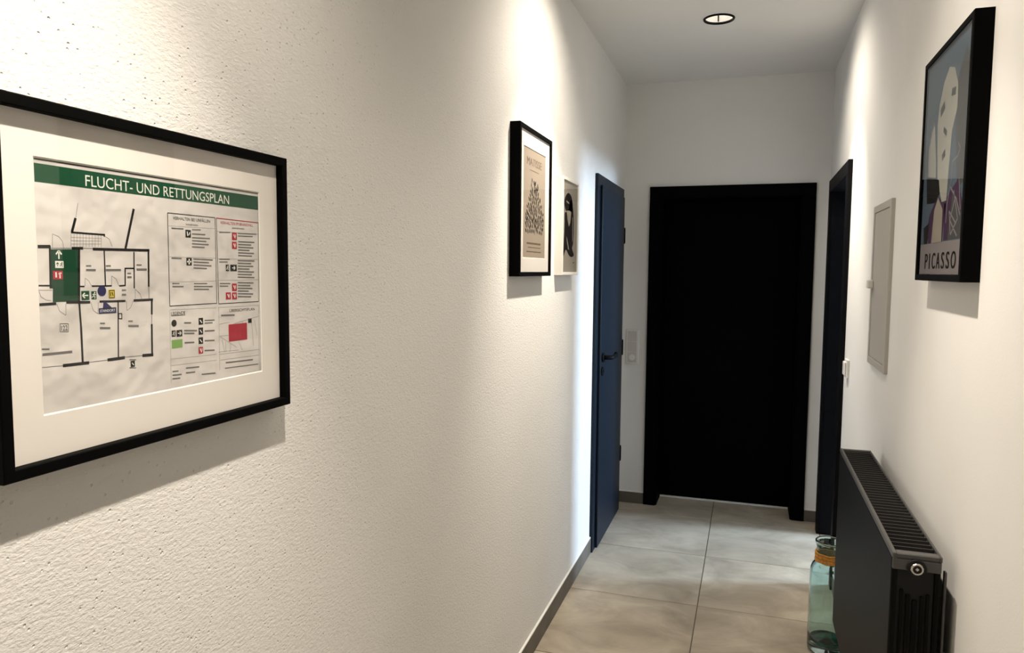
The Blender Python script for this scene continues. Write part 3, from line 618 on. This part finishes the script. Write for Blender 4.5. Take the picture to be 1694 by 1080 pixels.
def dark_on_white(bm, d):
    man(bm, .6368, 1.4912, .0032, d); arrow(bm, .6318, 1.4912, .0022, 0, 1, d)
    y0, z0, y1, z1 = [v*mm for v in P['yellow'][0]]
    outline(bm, [(v[0]*1000, v[1]*1000) for v in ((y0+.001, z0-.001), (y1-.001, z0-.001), (y1-.001, z1+.001), (y0+.001, z1+.001))], .8, d)
    LEFT.seg(bm, y0+.003, z0-.003, y0+.003, z1+.003, .0011, d); LEFT.seg(bm, y0+.0052, z0-.003, y0+.0066, z1+.003, .0011, d)
layer('black_sign_figures', M['print_black'], dark_on_white, D+.00045)

# --- plant print, black frame
pm = picture('plant_print_picture', LEFT, 2.317, 2.719, 1.467, 1.975, .037, .015, M['frame_black'], .0285, 'deep black frame with a leafy plant print on beige, left wall above')
pm['label'] = 'black-framed beige print of a black leafy plant, lettered at top, left wall'
obj('mat_board', mat_bm(LEFT, 2.332, 2.704, 1.482, 1.960, 2.379, 2.656, 1.532, 1.9065, .0275, .0295), [M['mat_board'], M['mat_core']], pm)
ps = sheet(LEFT, pm, 2.372, 2.664, 1.525, 1.914, .0270, M['beige_print'])
D = .0270
layer('title_lettering', M['taupe_print'], lambda bm, d: [LEFT.text(bm, 'MATISSE', 2.424+o, 2.606+o, 1.8645, .026, d+o*.05) for o in (-.0012, 0, .0012)], D+.0001)
def leaves(bm, d):
    rng = random.Random(5)
    def leaf(y, z, a, ln, w):
        ca, sa = math.cos(a), math.sin(a)
        pts = []
        for t, k in ((0, 0), (.25, .8), (.55, 1), (.8, .6), (1, 0), (.8, -.6), (.55, -1), (.25, -.8)):
            u, v = t*ln, k*w/2
            pts.append((y+u*ca-v*sa, z+u*sa+v*ca))
        LEFT.poly(bm, pts, d)
    LEFT.seg(bm, 2.526, 1.612, 2.522, 1.70, .0022, d)
    # rows of separate leaves filling a rounded bush outline
    rows = 13
    for r in range(rows):
        f = r/(rows-1)
        z = 1.622 + f*.165
        half = .112*min(1.0, 1.12*(1-f)**.62 + .10) * (1 if r else .93)
        n = max(2, int(round(2*half/.0185)))
        for k in range(n):
            u = (k+.5)/n*2-1
            y = 2.524 + u*half + rng.uniform(-.003, .003) + (.004 if r % 2 else -.004)
            zz = z + rng.uniform(-.004, .004) + .006*(1-u*u)
            a = math.pi/2 - u*.75 + rng.uniform(-.35, .35)
            leaf(y, zz-.007, a, rng.uniform(.0165, .0215), rng.uniform(.0095, .0125))
    for y, z, a in ((2.480, 1.783, 1.7), (2.487, 1.800, 1.6), (2.556, 1.788, 1.45), (2.550, 1.772, 1.8), (2.522, 1.790, 1.5)): leaf(y, z-.008, a, .019, .010)
layer('printed_leaves', M['leaf_print'], leaves, D+.0002)
def caption(bm, d):
    LEFT.rect(bm, 2.458, 1.837, 2.572, 1.834, d)
    for y0, y1, z, h in ((2.428, 2.604, 1.582, .0065), (2.443, 2.604, 1.568, .003), (2.426, 2.610, 1.553, .004)): LEFT.rect(bm, y0, z-h/2, y1, z+h/2, d)
layer('small_print_lines', M['taupe_print'], caption, D+.0001)

# --- abstract print, white frame
pw = picture('abstract_print_picture', LEFT, 2.907, 3.192, 1.469, 1.871, .035, .012, M['frame_white'], .0285, 'white-framed print of a dark curving abstract shape beside the blue-grey door')
ps = sheet(LEFT, pw, 2.920, 3.179, 1.482, 1.858, .0285, M['stone_print'])
D = .0285
def blob(bm, d):
    def loop(pts):
        # smooth closed outline through the points
        out = []
        n = len(pts)
        for i in range(n):
            p0, p1, p2, p3 = [Vector(pts[(i+k-1) % n]) for k in range(4)]
            for j in range(5):
                t = j/5
                out.append(.5*((2*p1)+(p2-p0)*t+(2*p0-5*p1+4*p2-p3)*t*t+(3*p1-p0-3*p2+p3)*t**3))
        LEFT.poly(bm, [(v.x, v.y) for v in out], d)
    loop([(2.968, 1.792), (3.015, 1.812), (3.070, 1.803), (3.098, 1.770), (3.085, 1.738), (3.035, 1.722), (2.975, 1.738), (2.950, 1.765)])
    loop([(3.070, 1.790), (3.112, 1.740), (3.124, 1.665), (3.116, 1.605), (3.098, 1.583), (3.132, 1.556), (3.095, 1.546), (3.045, 1.551), (2.990, 1.574), (2.965, 1.560), (2.950, 1.548), (2.946, 1.575), (2.960, 1.670), (2.962, 1.725), (3.015, 1.735)])
layer('dark_abstract_shape', M['blot_print'], blob, D+.0002)
def slits(bm, d):
    LEFT.poly(bm, [(2.992, 1.737), (3.050, 1.740), (3.075, 1.735), (3.058, 1.690), (3.034, 1.672), (3.010, 1.700)], d)
    LEFT.poly(bm, [(3.096, 1.72), (3.106, 1.712), (3.108, 1.62), (3.100, 1.61)], d)
    LEFT.poly(bm, [(2.990, 1.63), (3.008, 1.62), (3.046, 1.575), (3.024, 1.578)], d)
    LEFT.seg(bm, 2.985, 1.776, 3.032, 1.770, .006, d)
layer('pale_openings', M['stone_print'], slits, D+.0003)
layer('small_mark', M['blot_print'], lambda bm, d: LEFT.rect(bm, 3.118, 1.524, 3.140, 1.520, d), D+.0002)

# --- colour-block poster on the right wall
pr = picture('abstract_poster_picture', RIGHT, 1.625, 2.034, 1.472, 1.990, .035, .014, M['frame_black'], .0285, 'black-framed abstract poster in blue, cream and plum on the right wall')
ps = sheet(RIGHT, pr, 1.640, 2.019, 1.487, 1.975, .0285, M['art_mauve'])
D = .0285
def rlayer(name, mt, polys, d):
    bm = bmesh.new()
    for q in polys: RIGHT.poly(bm, q, d)
    return obj(name, bm, mt, ps)
rlayer('slate_blue_ground', M['art_blue'], [[(2.019, 1.558), (2.019, 1.975), (1.640, 1.975), (1.640, 1.558)]], D+.0001)
rlayer('grey_field', M['art_grey'], [[(1.7473, 1.8854), (1.690, 1.94), (1.640, 1.90), (1.640, 1.675), (1.7114, 1.6627), (1.7412, 1.7864)]], D+.0002)
rlayer('plum_fields', M['art_plum'], [[(1.8689, 1.6617), (1.9384, 1.6249), (1.9616, 1.5824), (1.9363, 1.5582), (1.8092, 1.5582), (1.7923, 1.6372)], [(1.8059, 1.647), (1.70, 1.6811), (1.655, 1.62), (1.655, 1.56), (1.7974, 1.56)]], D+.0003)
rlayer('grey_ornament', M['art_grey'], [[(1.7399, 1.655), (1.665, 1.610), (1.658, 1.560), (1.7649, 1.560)]], D+.0004)
rlayer('sand_wedge', M['art_sand'], [[(1.8632, 1.6581), (1.8950, 1.6319), (1.9085, 1.5582), (1.8157, 1.5582), (1.8181, 1.6278)]], D+.0004)
rlayer('cream_oval', M['art_cream'], [[(1.820, 1.932), (1.775, 1.920), (1.742, 1.880), (1.738, 1.830), (1.772, 1.790), (1.784, 1.704), (1.790, 1.645), (1.830, 1.645), (1.879, 1.700), (1.893, 1.760), (1.905, 1.823), (1.893, 1.868), (1.860, 1.910)], [(1.9309, 1.8269), (1.9000, 1.7413), (1.8955, 1.7051), (1.9727, 1.7158), (1.9789, 1.7795), (1.9554, 1.8192)]], D+.00045)
rlayer('black_patches', M['print_black'], [[(1.9867, 1.7163), (1.8643, 1.6968), (1.8502, 1.6658), (1.8912, 1.6487), (1.9721, 1.6527)], [(1.9933, 1.5968), (1.9395, 1.6063), (1.9494, 1.5585), (1.9828, 1.5585)]], D+.0005)
bm = bmesh.new()
for line in ([(1.7142, 1.7547), (1.6974, 1.7413), (1.7147, 1.7279), (1.7554, 1.7228), (1.7548, 1.6895), (1.7655, 1.6685), (1.7808, 1.6362), (1.7836, 1.5966)], [(1.7667, 1.6742), (1.7068, 1.6406), (1.6735, 1.6056)], [(1.6952, 1.6823), (1.6737, 1.6163)],
             [(1.9323, 1.8333), (1.965, 1.8022), (1.9673, 1.7527), (1.9642, 1.7148)], [(1.73, 1.66), (1.69, 1.60), (1.74, 1.57), (1.76, 1.62), (1.70, 1.59)], [(1.72, 1.64), (1.75, 1.60), (1.69, 1.565)]):
    for a, b in zip(line, line[1:]): RIGHT.seg(bm, *a, *b, .0045, D+.0006)
obj('pale_curved_lines', bm, M['art_mauve'], ps)['kind'] = 'stuff'
bm = bmesh.new()
for a in ((1.88, 1.845, 1.845, 1.858, .02), (1.79, 1.872, 1.757, 1.868, .016), (1.846, 1.742, 1.820, 1.752, .016), (1.845, 1.805, 1.815, 1.79, .012)): RIGHT.seg(bm, *a, D+.0006)
obj('grey_brush_dabs', bm, M['art_grey'], ps)['kind'] = 'stuff'
bm = bmesh.new()
# narrow spaced capitals; heavier strokes by laying each letter again, shifted by a few millimetres
for ch, ya, yb in (('P', 1.962, 1.937), ('I', 1.919, 1.913), ('C', 1.892, 1.863), ('A', 1.851, 1.820), ('S', 1.806, 1.782), ('S', 1.765, 1.740), ('O', 1.725, 1.688)):
    for k, o in enumerate((-.0022, 0, .0022)): RIGHT.text(bm, ch, ya+o, yb+o, 1.5172, .035, D+.0003+k*.00003)
obj('poster_lettering', bm, M['print_black'], ps)['kind'] = 'stuff'

# ------------------------------------------------------------------ fuse cabinet on the right wall
fb = empty('fuse_cabinet', (W, 2.72, 1.168)); tag(fb, 'flat grey-white fuse cabinet door set in the right wall', 'cabinet')
obj('cabinet_frame', frame_bm(RIGHT, 2.552, 2.892, 1.168, 1.722, .012, .024), M['box_paint'], fb)
bm = bmesh.new(); RIGHT.box(bm, .0008, .0095, 2.5775, 2.8665, 1.1935, 1.6965, bev=.001)
dr = obj('cabinet_door', bm, M['box_paint'], fb)
bm = bmesh.new(); RIGHT.box(bm, .0095, .030, 2.836, 2.866, 1.434, 1.464, bev=.004)
obj('latch_knob', bm, M['box_white'], dr)

# ------------------------------------------------------------------ switches
sw = empty('light_switch', (.07, L, .899)); tag(sw, 'tall white three-gang switch plate left of the black end door', 'switch')
obj('cover_plate', boxbm(.029, .110, L-.009, L-.0005, .899, 1.119, bev=.002), M['switch'], sw)
for k in range(3):
    z0 = .912 + k*.0665
    o = obj('rocker' if k else 'socket_insert', boxbm(.0415, .0975, L-.0135, L-.0088, z0, z0+.061, bev=.0015), M['switch_rocker'], sw)
    if k == 0:
        bm = bmesh.new(); cyl_axis(bm, (.0695, L-.0145, z0+.030), (0, 1, 0), .019, .0012, 20); obj('socket_face', bm, M['switch'], o)
s2 = empty('wall_switch', (W, 3.505, 1.028)); tag(s2, 'small white switch beside the right doorway, seen edge on', 'switch')
bm = bmesh.new(); RIGHT.box(bm, .0005, .012, 3.455, 3.536, 1.028, 1.109, bev=.002); obj('cover_plate', bm, M['box_white'], s2)
bm = bmesh.new(); RIGHT.box(bm, .012, .020, 3.467, 3.524, 1.038, 1.099, bev=.003); obj('rocker', bm, M['box_white'], s2)

# ------------------------------------------------------------------ downlights
def make_downlight(ly):
    root = empty('ceiling_downlight', (LAMP_X, ly, H))
    bm = bmesh.new(); lathe(bm, LAMP_X, ly, [(.0605, H+.004), (.0605, H-.004), (.063, H-.007), (.068, H-.006), (.070, H-.0005), (.0625, H-.0002), (.0605, H+.004)], 40)
    obj('trim_ring', bm, M['black_metal'], root)
    bm = bmesh.new(); lathe(bm, LAMP_X, ly, [(.0603, H+.003), (.058, H+.016), (.050, H+.036), (.040, H+.050), (.031, H+.056)], 40)
    obj('reflector', bm, M['chrome'], root)
    bm = bmesh.new(); lathe(bm, LAMP_X, ly, [(.0309, H+.056), (.024, H+.0535), (.012, H+.0525), (.003, H+.052)], 32, cap_last=True)
    obj('lamp_lens', bm, M['lamp'], root)
    bm = bmesh.new(); tube(bm, [(LAMP_X-.006, ly+.0595, H+.006), (LAMP_X-.006, ly+.056, H+.018), (LAMP_X-.006, ly+.048, H+.036)], .0028, 8)
    obj('spring_clip', bm, M['black_metal'], root)
    return root
def copy_tree(o, parent=None):
    c = o.copy(); COL.objects.link(c)
    if parent is not None: c.parent = parent
    for ch in list(o.children): copy_tree(ch, c)
    return c
dl = make_downlight(3.54); tag(dl, 'black-rimmed round recessed downlight in the ceiling before the end door', 'downlight')
WHERE = {-0.45: 'unseen recessed downlight behind the viewer, added for ambient light', 0.55: 'recessed downlight above the escape plan picture, out of view', 1.62: 'recessed downlight above the abstract poster, out of view', 2.62: 'recessed downlight above the plant print, out of view'}
for ly, _, _ in DOWNLIGHTS[:-1]:
    c = copy_tree(dl); c.location.y = ly; c['label'] = WHERE[ly]
for o in COL.objects:
    if o.name.startswith('ceiling_downlight') and o.type == 'EMPTY': o['group'] = 'recessed downlights along the hallway ceiling'

# ------------------------------------------------------------------ radiator
rx0, rx1, ry0, ry1, rz0, rz1 = 1.065, 1.158, 1.652, 2.597, .318, .911
rd = empty('radiator', (W-.06, (ry0+ry1)/2, rz0)); tag(rd, 'anthracite panel radiator with slatted top grille on the right wall', 'radiator')
obj('front_panel', boxbm(rx0, rx0+.012, ry0+.004, ry1, rz0, rz1-.012, bev=.004, seg=2), M['rad'], rd, smooth=False)
obj('rear_panel', boxbm(rx1-.012, rx1, ry0+.006, ry1, rz0+.002, rz1-.022, bev=.004, seg=2), M['rad'], rd)
bm = bmesh.new()
box(bm, rx0+.0005, rx0+.009, ry0, ry1, rz1-.014, rz1, bev=.003, seg=2)
box(bm, rx1-.005, rx1, ry0, ry1, rz1-.014, rz1, bev=.002)
box(bm, rx0+.008, rx1-.004, ry0, ry0+.020, rz1-.012, rz1-.0008, bev=.002)
box(bm, rx0+.008, rx1-.004, ry1-.014, ry1, rz1-.012, rz1-.0008, bev=.002)
tt = obj('top_trim', bm, M['rad_top'], rd)
gm = bmesh.new(); box(gm, rx0+.0095, rx1-.0055, 0, .0030, rz1-.011, rz1-.003)
gr = empty('top_grille', (0, 0, 0)); gr.parent = rd; gr.location = Vector((rx0+.046, (ry0+ry1)/2, rz1-.011)) - rd.location
first = None
n_sl = 37; y = ry0 + .024; stp = (ry1-.018-y)/n_sl
bmesh.ops.translate(gm, vec=(0, y, 0), verts=gm.verts[:])
first = obj('grille_slat', gm, M['rad_slat'], gr)
for k in range(1, n_sl):
    s = first.copy(); COL.objects.link(s); s.location.y += k*stp
bm = bmesh.new(); box(bm, rx0+.04, rx0+.043, y, ry1-.02, rz1-.013, rz1-.0105); box(bm, rx0+.06, rx0+.063, y, ry1-.02, rz1-.013, rz1-.0105)
obj('slat_carrier', bm, M['rad_dark'], gr)
# near side cover with lip, recessed ribs and vent plug
bm = bmesh.new(); box(bm, rx0+.001, rx1-.001, ry0, ry0+.006, rz1-.036, rz1-.0125, bev=.002)
obj('side_lip', bm, M['rad_top'], rd)
sc_ = obj('side_cover', boxbm(rx0+.0125, rx1-.0125, ry0+.010, ry0+.014, rz0+.004, rz1-.036), M['rad_dark'], rd)
for k, (xx, wd, za, zb) in enumerate(((.022, .006, .02, .04), (.034, .007, .03, .05), (.047, .009, .02, .06), (.060, .006, .03, .05), (.071, .006, .02, .045))):
    obj('side_rib', boxbm(rx0+xx-wd/2, rx0+xx+wd/2, ry0+.005, ry0+.0105, rz0+za, rz1-.04-zb, bev=.001), M['rad'], sc_)
pc = Vector((rx0+.046, ry0, rz1-.029))
bm = bmesh.new(); cyl_axis(bm, (pc.x, ry0+.000, pc.z), (0, 1, 0), .0185, .005, 28)
vp = obj('vent_collar', bm, M['rad_dark'], rd)
bm = bmesh.new()
rings = []
for r, yy in ((.0125, .004), (.0125, -.007), (.0115, -.0085), (.0088, -.0085), (.0080, -.006), (.0012, -.006)):
    rings.append([bm.verts.new((pc.x + r*math.cos(2*math.pi*i/12 + .2), ry0+yy, pc.z + r*math.sin(2*math.pi*i/12 + .2))) for i in range(12)])
for a, b in zip(rings, rings[1:]):
    for i in range(12): bm.faces.new((a[i], a[(i+1) % 12], b[(i+1) % 12], b[i]))
bm.faces.new(rings[-1])
vo = obj('vent_plug', bm, M['nickel'], vp)
bm = bmesh.new(); cyl_axis(bm, (pc.x, ry0-.0062, pc.z), (0, 1, 0), .0079, .0006, 16)
obj('plug_recess', bm, M['rad_dark'], vp)
bm = bmesh.new(); cyl_axis(bm, (pc.x, ry0-.0072, pc.z), (0, 1, 0), .0036, .0010, 4)
obj('square_stem', bm, M['nickel'], vp)
# convector fins between the panels
bm = bmesh.new()
prev = None
k = 0; yy = ry0+.03
while yy < ry1-.02:
    xx = rx0+.016 if k % 2 else rx0+.074
    cur = [bm.verts.new((xx, yy, rz0+.02)), bm.verts.new((xx, yy, rz1-.03))]
    if prev: bm.faces.new((prev[0], cur[0], cur[1], prev[1]))
    prev = cur; k += 1; yy += .0125
fin = obj('convector_fins', bm, M['rad_dark'], rd); fin['kind'] = 'stuff'
for yb in (ry0+.018, ry1-.20):
    bm = bmesh.new(); box(bm, rx1+.001, W-.0005, yb, yb+.004, rz0+.06, rz0+.09); box(bm, rx1+.001, W-.0005, yb, yb+.004, rz0+.25, rz0+.28); box(bm, rx1+.0075, rx1+.0125, yb-.004, yb+.008, rz0+.03, rz1-.036, bev=.001)
    obj('wall_bracket', bm, M['rad_top'], rd)
for yp in (ry0+.06, ry0+.11):
    bm = bmesh.new(); tube(bm, [(rx0+.046, yp, .0005), (rx0+.046, yp, rz0+.03)], .009, 14)
    pp = obj('supply_pipe', bm, M['rad'], rd)
    bm = bmesh.new(); cyl_axis(bm, (rx0+.046, yp, rz0-.03), (0, 0, 1), .014, .018, 6); obj('pipe_union', bm, M['nickel'], pp)

# ------------------------------------------------------------------ glass bottle on the floor
bx, by = 1.097, 3.03
bo = empty('glass_bottle', (bx, by, 0)); tag(bo, 'tall green recycled glass bottle with twine round its neck, standing behind radiator', 'bottle')
outer = [(.004, .006), (.040, .004), (.062, .0005), (.069, .006), (.0718, .018), (.0722, .08), (.0715, .20), (.0710, .315), (.069, .334), (.063, .349), (.055, .358), (.0495, .366), (.0482, .378), (.0482, .405), (.0495, .420), (.0535, .432), (.0555, .438), (.0548, .444), (.052, .4465)]
inner = [(.0495, .444), (.0475, .436), (.0450, .420), (.0445, .405), (.0445, .378), (.046, .366), (.052, .356), (.060, .345), (.0655, .331), (.0672, .315), (.0678, .20), (.0684, .08), (.0672, .045), (.058, .032), (.030, .026), (.004, .025)]
bm = bmesh.new(); lathe(bm, bx, by, outer + inner, 48, cap_first=True, cap_last=True)
obj('bottle_glass', bm, M['bottle'], bo)
bm = bmesh.new(); lathe(bm, bx, by, [(.003, .0262), (.030, .0272), (.056, .0335), (.0655, .0465), (.0650, .050), (.055, .043), (.030, .0365), (.003, .0355)], 40, cap_first=True, cap_last=True)
obj('thick_glass_bottom', bm, M['bottle_thick'], bo)
bm = bmesh.new()
for k in range(6):
    zc = .3660 + k*.0062; rr = .0535 if k == 0 else .0518 + .0008*(k % 2)
    pts = [(bx+rr*math.cos(2*math.pi*i/40), by+rr*math.sin(2*math.pi*i/40), zc + .0012*math.sin(i*1.3+k)) for i in range(41)]
    tube(bm, pts, .0034, 8, caps=False)
obj('neck_twine', bm, M['twine'], bo)
